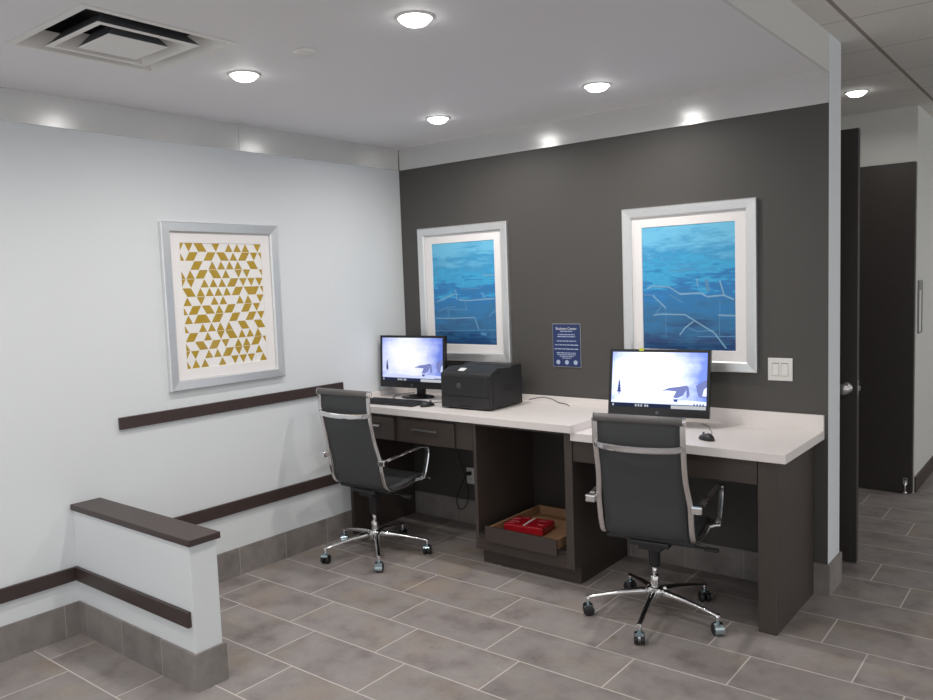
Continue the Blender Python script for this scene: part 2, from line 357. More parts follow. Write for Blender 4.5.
# satin bands under the ceiling
def band(name, x0, x1, y0, y1, along, d0, d1, label):
    bm = bmesh.new()
    if along == 'x': prism(bm, [(0.0, H1), (0.0, H2), (-d1, H2), (-d0, H1)], 'x', x0, x1)
    else: prism(bm, [(0.0, H1), (0.0, H2), (d1, H2), (d0, H1)], 'y', y0, y1)
    return struct(name, bm, 'band', label=label)
band('trim_1', 0.013, W, 0, 0, 'x', 0.006, 0.009, 'shiny pale band above the charcoal wall')
band('trim_2', 0, 0, -1.388, -0.0095, 'y', 0.006, 0.0115, 'short shiny band above the white wall next to the corner')
band('trim_3', 0, 0, YF, -1.390, 'y', 0.006, 0.0115, 'long shiny band above the white wall')
# half wall
YH0, YH1, XH = -2.519, -2.386, 1.042
struct('wall_half', B(0.0, XH, YH0, YH1, 0.0, 0.641), 'white_wall', label='low white half wall in the left foreground', bevel=0.003)
struct('trim_4', B(0.0, 1.062, YH0 - 0.011, YH1 + 0.011, 0.641, 0.6704), 'railx', label='dark wooden cap on the low half wall', bevel=0.003)
struct('trim_5', B(0.0, 1.026, YH0 - 0.019, YH0, 0.281, 0.350), 'railx', label='dark wooden rail on the front of the half wall', bevel=0.002)
struct('trim_6', B(0.0, 0.019, YF, YH0 - 0.020, 0.281, 0.350), 'rail', label='dark wooden rail on the white wall in front of the half wall', bevel=0.002)
struct('trim_7', B(0.0, 0.019, YH1, -0.66, 0.385, 0.458), 'rail', label='lower dark wooden rail on the white wall behind the half wall', bevel=0.002)
struct('trim_8', B(0.0, 0.019, -2.248, -0.662, 1.004, 1.068), 'rail', label='upper dark wooden rail on the white wall below the gold print', bevel=0.002)
HB = 0.167
struct('baseboard_left', B(0.0, 0.012, YH1 + 0.012, -0.012, 0.0, HB), 'base_y', label='tile base of the white wall behind the half wall')
struct('baseboard_left_front', B(0.0, 0.012, YF, YH0 - 0.012, 0.0, HB), 'base_y', label='tile base of the white wall in front of the half wall')
bm = bmesh.new(); box(bm, 0.0, XH + 0.013, YH0 - 0.012, YH0, 0.0, HB); box(bm, XH, XH + 0.013, YH0, YH1, 0.0, HB); box(bm, 0.013, XH + 0.013, YH1, YH1 + 0.012, 0.0, HB)
struct('baseboard_half_wall', bm, 'base_x', label='tile base around the half wall')
bm = bmesh.new(); box(bm, 0.0, W + 0.012, -0.012, 0.0, 0.0, HB); box(bm, W, W + 0.012, 0.0, WT + 0.012, 0.0, HB); box(bm, 0.0, W, WT, WT + 0.012, 0.0, HB)
struct('baseboard_back', bm, 'base_x', label='tile base of the charcoal wall wrapping its white end')
struct('baseboard_right', B(XD, XD + 0.012, Y2 + 0.02, 8.8, 0.0, 0.12), 'rail', label='dark base of the corridor wall')

# doors
def door_leaf(name, x0, x1, y, h, label):
    return struct(name, B(x0, x1, y, y + 0.045, 0.012, h), 'door', label=label, bevel=0.002)
d1 = door_leaf('door_1', 2.03, 2.972, 0.554, 2.492, 'near black-brown door seen past the end of the charcoal wall')
bm = bmesh.new(); lathe(bm, [(0.036, 0.0), (0.037, -0.006), (0.020, -0.010), (0.013, -0.014), (0.013, -0.036), (0.028, -0.046), (0.034, -0.060), (0.028, -0.072), (0.0, -0.076)], (2.912, 0.554, 1.032), 24, 'y')
struct('door_knob', bm, 'steel', d1)
bm = bmesh.new(); box(bm, 2.972, 2.974, 0.565, 0.589, 0.99, 1.075); box(bm, 2.974, 2.984, 0.571, 0.583, 1.02, 1.045)
struct('latch', bm, 'chrome', d1)
d2 = door_leaf('door_2', 2.03, 2.970, 2.319, 2.478, 'far black-brown door against the corridor wall')
bm = bmesh.new(); box(bm, 2.910, 2.942, 2.311, 2.319, 0.075, 0.125); lathe(bm, [(0.008, 0.022), (0.008, 0.11)], (2.926, 2.302, 0), 12); lathe(bm, [(0.014, 0.0), (0.014, 0.018), (0.009, 0.024)], (2.926, 2.302, 0.002), 12)
box(bm, 2.916, 2.936, 2.300, 2.312, 0.090, 0.112)
struct('door_stop', bm, 'chrome', d2, label='chrome kick-down door stop')

# ------------------------------------------------------------------ ceiling fittings
def downlight(x, y, z, label, group):
    t = thing('recessed_downlight', label, 'ceiling light', (x, y, z), 0, group)
    bm = bmesh.new()
    pr = [(0.074, -0.0005), (0.073, -0.004), (0.066, -0.007), (0.062, -0.006), (0.062, -0.0005)]
    n = 32; ring_loft(bm, [[(r * math.cos(2 * math.pi * i / n), r * math.sin(2 * math.pi * i / n), h) for i in range(n)] for r, h in pr], cap=False, closed=True)
    obj('trim_ring', bm, 'white_plastic', t)
    bm = bmesh.new(); lathe(bm, [(0.0, -0.0320), (0.025, -0.0305), (0.042, -0.0250), (0.054, -0.0150), (0.0605, -0.004), (0.0605, -0.002)], n=32)
    obj('lens', bm, 'lens', t)
    return t
G = 'round recessed ceiling lights'
for (x, y), lb in zip(LIGHTS, ['round lit ceiling light topmost in the picture, in front of the desk',
                               'round lit ceiling light near the white wall beside the air diffuser',
                               'small round lit ceiling light above the left picture, nearest the corner',
                               'round lit ceiling light above the right blue picture']):
    downlight(x, y, H2, lb, G)
downlight(2.743, 1.54, H3, 'round lit light in the corridor tile ceiling above the doors', G)
bm = bmesh.new(); lathe(bm, [(0.048, -0.0005), (0.048, -0.006), (0.040, -0.012), (0.0, -0.014)], n=28)
t = thing('sprinkler_cover', 'small white round cap on the ceiling right of the air diffuser', 'sprinkler', (1.422, -2.066, H2))
obj('cover_plate', bm, 'white_plastic', t)
# air diffuser
t = thing('air_diffuser', 'square white stepped air diffuser in the alcove ceiling at top left', 'air vent', (1.015, -2.64, H2))
def sqring(h, z): return [(-h, -h, z), (h, -h, z), (h, h, z), (-h, h, z)]
bm = bmesh.new(); ring_loft(bm, [sqring(0.312, -0.0008), sqring(0.312, -0.004), sqring(0.284, -0.004), sqring(0.232, 0.058), sqring(0.234, 0.060), sqring(0.2845, -0.001)], cap=False, closed=True, smooth=False)
obj('frame', bm, 'white_plastic', t)
bm = bmesh.new(); ring_loft(bm, [sqring(0.2835, 0.012), sqring(0.2835, 0.15), sqring(0.282, 0.15), sqring(0.282, 0.012)], cap=False, closed=True, smooth=False); box(bm, -0.2835, 0.2835, -0.2835, 0.2835, 0.15, 0.155)
obj('duct_box', bm, 'duct', t)
M['slot_shade'] = pmat('louvre_slot_shade', srgb(98, 100, 104), 0.55, metal=0.2, noise=0.25, nscale=14)  # dark louvre slopes: shade in the diffuser slots put into the colour
def louvre(name, h0, z0, h1, z1, plate):
    bm = bmesh.new(); th = 0.0025
    if plate: ring_loft(bm, [sqring(h1, z1), sqring(h0, z0), sqring(h0 - 0.004, z0 - th), sqring(h0 * 0.3, z0 - th)], cap=True, smooth=False)
    else: ring_loft(bm, [sqring(h1, z1), sqring(h0, z0), sqring(h0 - 0.003, z0 - th), sqring(h0 - 0.022, z0 - th), sqring(h1 - 0.010, z1)], cap=False, closed=True, smooth=False)
    for f in bm.faces:
        f.normal_update(); c = f.calc_center_median(); v = [p.co.z for p in f.verts]
        if max(v) > 0.03 and min(v) < 0 and max(abs(p.co.x) for p in f.verts) >= h0 - 0.001: f.material_index = 1
    obj(name, bm, ['white_plastic', 'slot_shade'], t)
louvre('louvre', 0.207, -0.010, 0.150, 0.050, False)
louvre('centre_plate', 0.122, -0.016, 0.080, 0.040, True)

# ------------------------------------------------------------------ desk
ZR, ZL, TS = 0.8793, 0.9243, 0.0448
t = thing('countertop', 'higher pinkish-white quartz worktop in the corner carrying the printer', 'worktop', (0, 0, ZL - TS))
bm = bmesh.new(); c = 0.012
poly = [(0.001, -0.001), (1.8248, -0.001), (1.8248, -0.6853 + c), (1.8248 - 0.3 * c, -0.6853 + 0.3 * c), (1.8248 - c, -0.6853), (0.001, -0.6853)]
prism(bm, poly, 'z', 0.0005, TS); obj('slab', bm, 'quartz', t, bevel=0.002)
obj('backsplash', B(0.022, 1.799, -0.021, -0.001, TS, TS + 0.037), 'quartz', t, bevel=0.0015)
obj('side_splash', B(0.001, 0.021, -0.680, -0.001, TS, TS + 0.037), 'quartz', t, bevel=0.0015)
t = thing('countertop', 'lower pinkish-white quartz worktop at the right end of the desk', 'worktop', (0, 0, ZR - TS))
obj('slab', B(1.8005, 2.9387, -0.6586, -0.001, 0.0, TS), 'quartz', t, bevel=0.002)
obj('backsplash', B(1.8255, 2.9387, -0.021, -0.001, TS, TS + 0.082), 'quartz', t, bevel=0.0015)

ZU = ZL - TS            # underside of the left worktop
YFc = -0.640
t = thing('drawer_desk', 'dark espresso desk base with two shallow drawers under the higher worktop', 'desk', (0, 0, 0))
obj('side_panel', B(0.0135, 0.040, YFc, -0.0135, 0.0, ZU), 'wood', t, bevel=0.0015)
bm = bmesh.new(); box(bm, 0.041, 1.108, YFc, YFc + 0.02, 0.703, ZU); box(bm, 0.041, 1.108, YFc + 0.02, -0.03, 0.84, ZU); box(bm, 0.041, 1.108, YFc + 0.02, YFc + 0.5, 0.703, 0.715)
obj('apron', bm, 'wood_x', t)
for x0, x1 in ((0.062, 0.474), (0.545, 0.978)):
    d = obj('drawer', B(x0, x1, YFc - 0.019, YFc - 0.0005, 0.706, 0.858), 'wood_x', t, bevel=0.002)
    xm = (x0 + x1) / 2 - 0.005; bm = bmesh.new()
    box(bm, xm - 0.105, xm + 0.105, YFc - 0.050, YFc - 0.040, 0.795, 0.806)
    for sx in (-0.085, 0.085): box(bm, xm + sx - 0.005, xm + sx + 0.005, YFc - 0.041, YFc - 0.019, 0.796, 0.805)
    obj('handle', bm, 'steel', d, bevel=0.0015)
t = thing('open_cabinet', 'dark open-front cabinet between the two knee spaces with a pull-out tray', 'cabinet', (0, 0, 0))
x0, x1 = 1.110, 1.799
obj('side_panel', B(x0, x0 + 0.022, YFc, -0.0135, 0.100, ZU), 'wood', t, bevel=0.001)
obj('side_panel', B(x1 - 0.05, x1, YFc, -0.0135, 0.100, ZU - 0.0005), 'wood', t, bevel=0.001)
obj('back_panel', B(x0 + 0.022, x1 - 0.05, -0.035, -0.0135, 0.200, ZU), 'shaded_interior', t)
obj('shelf', B(x0 + 0.022, x1 - 0.05, YFc + 0.002, -0.036, 0.175, 0.200), 'shaded_interior', t)
obj('bottom_rail', B(x0 + 0.022, x1 - 0.05, YFc, YFc + 0.02, 0.101, 0.1745), 'wood_x', t)
bm = bmesh.new(); box(bm, x0, x1, -0.572, -0.552, 0.0, 0.1); box(bm, x0, x0 + 0.02, -0.552, -0.0135, 0.0, 0.1); box(bm, x1 - 0.02, x1, -0.552, -0.0135, 0.0, 0.1)
obj('toe_kick', bm, 'wood_x', t)
obj('top_rail', B(x0 + 0.022, x1 - 0.05, YFc + 0.002, YFc + 0.06, ZU - 0.02, ZU), 'wood_x', t)
tr = obj('tray_drawer', B(1.205, 1.705, -0.676, -0.660, 0.172, 0.264), 'wood_x', t, bevel=0.002)
bm = bmesh.new()
ya, yb2 = -0.660, -0.10
box(bm, 1.215, 1.695, ya, yb2, 0.201, 0.204); box(bm, 1.215, 1.229, ya, yb2, 0.204, 0.256); box(bm, 1.681, 1.695, ya, yb2, 0.204, 0.256); box(bm, 1.229, 1.681, yb2 - 0.014, yb2, 0.204, 0.256); box(bm, 1.229, 1.681, ya, ya + 0.010, 0.204, 0.254)
obj('tray_box', bm, 'maple', tr).__setitem__('label', 'light plywood drawer box')
t = thing('desk_base', 'dark espresso apron and end panel carrying the lower right worktop', 'desk', (0, 0, 0))
ZRU = ZR - TS
obj('apron', B(1.800, 2.800, -0.632, -0.612, 0.716, ZRU), 'wood_x', t, bevel=0.001)
obj('end_panel', B(2.846, 2.8886, -0.605, -0.0135, 0.0, ZRU), 'wood', t)
obj('front_stile', B(2.803, 2.8886, -0.630, -0.6055, 0.0, ZRU), 'wood', t, bevel=0.0015)

# red packet in the tray
t = thing('red_packet', 'red wrapped packet with a white strip lying in the pull-out tray', 'packet', (1.366, -0.440, 0.2043), math.radians(8))
bm = bmesh.new(); box(bm, -0.130, 0.130, -0.09, 0.09, 0.0, 0.050)
bmesh.ops.bevel(bm, geom=list(bm.edges), offset=0.012, segments=3, affect='EDGES', profile=0.6)
for (x, y, w, h, a) in [(-0.10, 0.03, 0.05, 0.016, 0.4), (-0.085, -0.02, 0.06, 0.014, -0.2), (-0.095, -0.055, 0.04, 0.014, 0.3), (0.07, 0.04, 0.05, 0.014, 0.2), (0.09, -0.03, 0.045, 0.016, -0.4), (-0.05, 0.06, 0.04, 0.01, 0.1)]:
    ca, sa = math.cos(a), math.sin(a)
    bm.faces.new([bm.verts.new((x + u * w / 2 * ca - v * h / 2 * sa, y + u * w / 2 * sa + v * h / 2 * ca, 0.0502)) for u, v in ((-1, -1), (1, -1), (1, 1), (-1, 1))]).material_index = 1
obj('packet_body', bm, ['red', 'pink'], t)
bm = bmesh.new()
strip(bm, [(0.0, -0.078, 0.0506), (0.0, 0.0, 0.051), (0.0, 0.078, 0.0506)], 0.014, 0.001, (1, 0, 0))
obj('white_strip', bm, 'white_plastic', t)

# ------------------------------------------------------------------ pictures
def rect(hw, hh, y): return [(-hw, y, -hh), (hw, y, -hh), (hw, y, hh), (-hw, y, hh)]
def picture(label, loc, rz, group, print_bm, print_mats):
    t = thing('framed_picture', label, 'picture', loc, rz, group)
    bm = bmesh.new()
    ring_loft(bm, [rect(0.395, 0.471, -0.001), rect(0.395, 0.471, -0.026), rect(0.390, 0.466, -0.031), rect(0.345, 0.421, -0.027), rect(0.338, 0.414, -0.020), rect(0.338, 0.414, -0.001)], cap=False, closed=True, smooth=False)
    obj('frame', bm, 'silver', t)
    bm = bmesh.new(); hw, hh = 0.277, 0.357
    ring_loft(bm, [rect(0.3375, 0.4135, -0.006), rect(0.3375, 0.4135, -0.010), rect(hw, hh, -0.010), rect(hw - 0.002, hh - 0.002, -0.0062)], cap=False, closed=True, smooth=False)
    obj('mat', bm, 'mat_board', t)
    obj('print', print_bm, print_mats, t)
    obj('glass', B(-0.3375, 0.3375, -0.0165, -0.0145, -0.4135, 0.4135), 'glass', t)
    return t
PW, PH = 0.277, 0.357
GOLD = [[0,2,4,5,8,11,13,15,18], [0,2,3,6,7,9,10,12,14,15,17,19], [3,4,7,9,11,13,16,17], [0,2,4,5,7,8,10,13,15,19], [0,2,5,7,9,11,12,14,16,18],
        [1,2,4,6,8,10,12,13,15,16,17,19], [1,4,7,9,13,15,18], [0,2,3,5,6,8,10,11,14,15,17], [1,3,4,5,7,8,11,12,15,16,18], [0,4,6,8,10,13,14,17,18],
        [1,2,5,8,10,11,13,15,17], [0,3,4,6,7,9,12,14,16,17,19], [0,2,5,7,9,10,12,14,17], [0,2,4,8,11,13,15,18]]
def clip_x(poly, lo, hi):
    for s, lim in ((1, lo), (-1, -hi)):
        out = []
        for i, a in enumerate(poly):
            b = poly[(i + 1) % len(poly)]; da, db = s * a[0] - lim, s * b[0] - lim
            if da >= 0: out.append(a)
            if (da >= 0) != (db >= 0):
                f = da / (da - db); out.append((a[0] + f * (b[0] - a[0]), a[1] + f * (b[1] - a[1])))
        poly = out
    return poly
bm = bmesh.new()
box(bm, -PW, PW, -0.0055, -0.002, -PH, PH, 0)
rh = 2 * PH / 14; hs = 2 * PW / 18.9
for r, ks in enumerate(GOLD):
    zt = PH - r * rh; zb = zt - rh; ks = set(ks)
    run = sorted(ks); groups = []
    for kk in run:
        if groups and groups[-1][-1] == kk - 1: groups[-1].append(kk)
        else: groups.append([kk])
    for g in groups:                         # neighbours in a row merge into parallelograms
        a, b = g[0], g[-1]; down = lambda q: (q + r) % 2 == 0
        xa, xb = a * hs - PW, b * hs - PW
        tl = xa - hs if down(a) else xa; bl = xa if down(a) else xa - hs
        trr = xb + hs if down(b) else xb; br = xb if down(b) else xb + hs
        gp = 0.0026
        poly = [(tl + (gp if trr - tl > 0.001 else 0), zt - 0.0012), (trr - (gp if trr - tl > 0.001 else 0), zt - 0.0012), (br - (gp if br - bl > 0.001 else 0), zb + 0.0012), (bl + (gp if br - bl > 0.001 else 0), zb + 0.0012)]
        if trr - tl < 0.001: poly = [(tl, zt - 0.0012)] + poly[2:]
        if br - bl < 0.001: poly = poly[:2] + [(bl, zb + 0.0012)]
        poly = clip_x(poly, -PW, PW)
        if len(poly) > 2:
            bm.faces.new([bm.verts.new((x, -0.0058, z)) for x, z in poly]).material_index = 1
GP = 'silver framed pictures'
picture('silver-framed print of gold triangles and diamonds on the white wall', (0.0, -1.551, 1.637), math.pi / 2, GP, bm, ['paper', 'gold'])
M['pale_line'] = pmat('pale_print_line', srgb(136, 184, 216), 0.5, noise=0.2, nscale=40)
M['faint_line'] = pmat('faint_print_line', srgb(92, 152, 200), 0.5, noise=0.2, nscale=40)
def ocean_print(lines, mats):
    bm = bmesh.new(); box(bm, -PW, PW, -0.0055, -0.002, -PH, PH, 0)
    for pts, w, mi in lines:                 # points in 0..1, from the top left of the print
        P = [Vector((-PW + u * 2 * PW, 0, PH - v * 2 * PH)) for u, v in pts]
        for i, (a, b) in enumerate(zip(P, P[1:])):
            d = (b - a).normalized(); n = Vector((-d.z, 0, d.x)) * w / 2; yy = -0.0057 - 0.00005 * i
            q = [a + n, b + n, b - n, a - n]
            q = clip_x([(p.x, p.z) for p in q], -PW, PW)
            if len(q) > 2: bm.faces.new([bm.verts.new((x, yy, max(-PH, min(PH, z)))) for x, z in q]).material_index = mi
    return bm
L1 = [([(0.05, 0.58), (0.20, 0.54), (0.36, 0.50)], 0.007, 1), ([(0.37, 0.46), (0.39, 0.565)], 0.007, 1), ([(0.42, 0.565), (0.58, 0.57), (0.98, 0.555)], 0.009, 1), ([(0.51, 0.57), (0.54, 0.66), (0.24, 0.655)], 0.007, 2),
      ([(0.36, 0.63), (0.22, 0.635), (0.06, 0.68)], 0.006, 2), ([(0.23, 0.64), (0.24, 0.745)], 0.007, 2), ([(0.02, 0.74), (0.28, 0.745), (0.66, 0.735), (0.72, 0.85)], 0.007, 1),
      ([(0.0, 0.87), (0.4, 0.865), (1.0, 0.855)], 0.006, 2), ([(0.78, 0.50), (0.84, 0.545)], 0.006, 1), ([(0.88, 0.73), (0.99, 0.66)], 0.008, 2), ([(0.08, 0.28), (0.09, 0.33), (0.15, 0.335)], 0.005, 2), ([(0.80, 0.33), (1.0, 0.335)], 0.006, 1),
      ([(0.45, 0.46), (0.75, 0.455), (0.80, 0.44)], 0.006, 2), ([(0.75, 0.89), (0.84, 0.90)], 0.02, 2)]
L2 = [([(0.05, 0.50), (0.12, 0.48), (0.30, 0.49), (0.41, 0.545)], 0.007, 1), ([(0.41, 0.55), (0.64, 0.545), (0.70, 0.57)], 0.010, 1), ([(0.0, 0.55), (0.14, 0.555)], 0.007, 2), ([(0.12, 0.56), (0.26, 0.66)], 0.008, 1), ([(0.30, 0.55), (0.45, 0.62)], 0.006, 2),
      ([(0.70, 0.575), (0.88, 0.565), (0.98, 0.60)], 0.009, 1), ([(0.84, 0.45), (0.88, 0.56)], 0.008, 1), ([(0.60, 0.43), (0.61, 0.49)], 0.006, 1), ([(0.12, 0.72), (0.20, 0.71), (0.47, 0.715), (0.78, 0.86), (0.90, 0.98)], 0.008, 1),
      ([(0.13, 0.72), (0.22, 0.64)], 0.006, 2), ([(0.41, 0.88), (0.47, 0.82), (0.56, 0.77)], 0.008, 1), ([(0.60, 0.89), (1.0, 0.885)], 0.006, 2), ([(0.82, 0.72), (1.0, 0.725)], 0.009, 1), ([(0.84, 0.60), (0.83, 0.88)], 0.004, 2),
      ([(0.26, 0.66), (0.26, 0.90)], 0.004, 2), ([(0.50, 0.82), (0.60, 0.85), (0.78, 0.84)], 0.006, 2), ([(0.30, 0.36), (0.55, 0.355)], 0.005, 2), ([(0.70, 0.44), (0.72, 0.53)], 0.02, 2)]
picture('silver-framed blue water print behind the printer on the charcoal wall', (0.572, 0.0, 1.640), 0, GP, ocean_print(L1, 0), [ocean_mat('ocean_print_a', 3.1, 0.714), 'pale_line', 'faint_line'])
picture('silver-framed blue water print above the right-hand monitor, next to the light switch', (2.204, 0.0, 1.640), 0, GP, ocean_print(L2, 0), [ocean_mat('ocean_print_b', 11.7, 0.714), 'pale_line', 'faint_line'])

# ------------------------------------------------------------------ sign, switch, outlets
t = thing('wall_sign', 'small navy sign with white lettering on the charcoal wall between the blue pictures', 'sign', (1.395, 0.0, 1.293))
obj('backing', B(-0.104, 0.104, -0.005, -0.001, -0.139, 0.139), 'grey_panel', t, bevel=0.001)
bm = bmesh.new()
text_mesh(bm, 'Business Center', 0.0235, lambda c: (c.x, -0.0064 - c.z, c.y + 0.107), 0)
obj('title', bm, 'sign_white', t)
bm = B(-0.100, 0.100, -0.0062, -0.005, -0.135, 0.135)
def words(z, x0, x1, h, seed):
    rr = random.Random(seed); x = x0
    while x < x1 - 0.004:
        w = min(rr.uniform(0.010, 0.030), x1 - x)
        bm.faces.new([bm.verts.new((a, -0.0065, b)) for a, b in ((x, z - h / 2), (x + w, z - h / 2), (x + w, z + h / 2), (x, z + h / 2))]).material_index = 1; x += w + 0.004
for i, (z, a, h) in enumerate([(0.090, 0.045, 0.006), (0.069, 0.063, 0.006), (0.056, 0.066, 0.006), (0.028, 0.072, 0.006), (0.003, 0.085, 0.006), (-0.023, 0.090, 0.006), (-0.048, 0.074, 0.005), (-0.059, 0.070, 0.005), (-0.070, 0.052, 0.005), (-0.081, 0.034, 0.005)]):
    words(z, -a, a, h, i)
obj('face', bm, ['navy', 'sign_ink'], t)
for x in (-0.064, 0.0, 0.064):
    bm = bmesh.new(); lathe(bm, [(0.0145, -0.0062), (0.0145, -0.0066)], (x, 0, -0.108), 20, 'y'); obj('round_emblem', bm, 'sign_ink', t)
t = thing('light_switch', 'white double rocker switch plate right of the right-hand picture', 'light switch', (2.716, 0.0, 1.192))
obj('plate', B(-0.064, 0.064, -0.006, -0.001, -0.061, 0.061), 'white_plastic', t, bevel=0.003)
for x in (-0.0235, 0.0235):
    obj('rocker_frame', B(x - 0.0185, x + 0.0185, -0.0066, -0.006, -0.035, 0.035), 'grey_panel', t)
    bm = bmesh.new(); prism(bm, [(-0.006, -0.033), (-0.010, -0.033), (-0.0075, 0.0), (-0.0065, 0.033), (-0.006, 0.033)], 'x', x - 0.0165, x + 0.0165); obj('rocker', bm, 'white_plastic', t)
t = thing('power_outlet', 'white wall outlet under the higher worktop beside the open cabinet', 'outlet', (0.575, 0.0, 0.345))
obj('plate', B(-0.036, 0.036, -0.006, -0.001, -0.058, 0.058), 'white_plastic', t, bevel=0.003)
for z in (-0.022, 0.022):
    bm = bmesh.new(); lathe(bm, [(0.0165, -0.006), (0.0160, -0.0075)], (0, 0, z), 20, 'y')
    for sx in (-0.006, 0.006): box(bm, sx - 0.001, sx + 0.001, -0.0080, -0.0074, z - 0.004, z + 0.005, 1)
    obj('socket', bm, ['white_plastic', 'black_plastic'], t)
obj('plug', B(-0.014, 0.014, -0.035, -0.008, 0.008, 0.034), 'black_plastic', t, bevel=0.004)
bm = bmesh.new(); tube(bm, [(0.575, -0.036, 0.366), (0.555, -0.06, 0.33), (0.50, -0.05, 0.24), (0.46, -0.035, 0.16), (0.49, -0.04, 0.10), (0.56, -0.05, 0.14), (0.58, -0.045, 0.26), (0.50, -0.04, 0.50), (0.46, -0.035, 0.72), (0.45, -0.035, 0.835)], 0.0035, 8)
tag(obj('power_cable', bm, 'black_plastic'), 'black power cable looping down the wall under the higher worktop', 'cable')
t = thing('wall_sign_holder', 'slim grey sign holder on the corridor wall at the right edge', 'sign', (XD, 2.51, 1.41), math.pi / 2)
bm = bmesh.new(); ring_loft(bm, [rect(0.075, 0.20, -0.001), rect(0.075, 0.20, -0.012), rect(0.064, 0.189, -0.012), rect(0.064, 0.189, -0.004)], cap=False, closed=True, smooth=False); obj('holder_frame', bm, 'grey_panel', t)
obj('header', B(-0.064, 0.064, -0.010, -0.003, 0.125, 0.189), 'grey_panel', t)
obj('insert', B(-0.064, 0.064, -0.005, -0.001, -0.189, 0.125), 'white_plastic', t)

# ------------------------------------------------------------------ monitors
def screen_bm(w, h):
    """desktop picture: sky and snow, hills, tree, task bar (local x right, z up, facing -y)"""
    bm = bmesh.new(); X = lambda u: -w / 2 + u * w; Z = lambda v: -h / 2 + v * h
    def poly(pts, mi, y): bm.faces.new([bm.verts.new((X(u), y, Z(v))) for u, v in pts]).material_index = mi
    poly([(0, 0), (1, 0), (1, 1), (0, 1)], 0, 0.0)
    poly([(0.0, 0.12), (0.2, 0.17), (0.5, 0.13), (0.8, 0.16), (1, 0.14), (1, 0.07), (0, 0.07)], 4, -0.0002)
    poly([(0.53, 0.31), (0.62, 0.37), (0.72, 0.395), (0.80, 0.42), (0.79, 0.33), (0.76, 0.24), (0.70, 0.19), (0.66, 0.20), (0.69, 0.31), (0.60, 0.32)], 1, -0.0004)
    poly([(0.79, 0.42), (0.815, 0.40), (0.83, 0.25), (0.80, 0.19)], 1, -0.0005)
    poly([(1.0, 0.53), (0.94, 0.48), (0.89, 0.42), (0.905, 0.30), (0.92, 0.22), (1.0, 0.20)], 1, -0.0004)
    poly([(0.97, 0.36), (1.0, 0.40), (1.0, 0.24), (0.955, 0.24)], 4, -0.0005)
    poly([(0.66, 0.17), (0.71, 0.17), (0.70, 0.12), (0.67, 0.13)], 2, -0.0005)
    for k in range(4):
        b = 0.27 + k * 0.05; hw = 0.026 - k * 0.005
        poly([(0.082 - hw, b), (0.082 + hw, b), (0.082, b + 0.085)], 2, -0.0004 - 0.0001 * k)
    poly([(0.077, 0.22), (0.087, 0.22), (0.087, 0.28), (0.077, 0.28)], 2, -0.0004)
    poly([(0, 0), (1, 0), (1, 0.075), (0, 0.075)], 3, -0.0006)
    for u in (0.012, 0.26, 0.29, 0.32, 0.36, 0.385): poly([(u, 0.015), (u + 0.018, 0.015), (u + 0.018, 0.055), (u, 0.055)], 5, -0.0008)
    poly([(0.64, -0.0), (0.995, 0.0), (0.995, 0.062), (0.64, 0.062)], 5, -0.0008)
    for u in (0.87, 0.90, 0.93, 0.96): poly([(u, 0.075), (u + 0.014, 0.075), (u + 0.014, 0.10), (u, 0.10)], 3, -0.0008)
    return bm
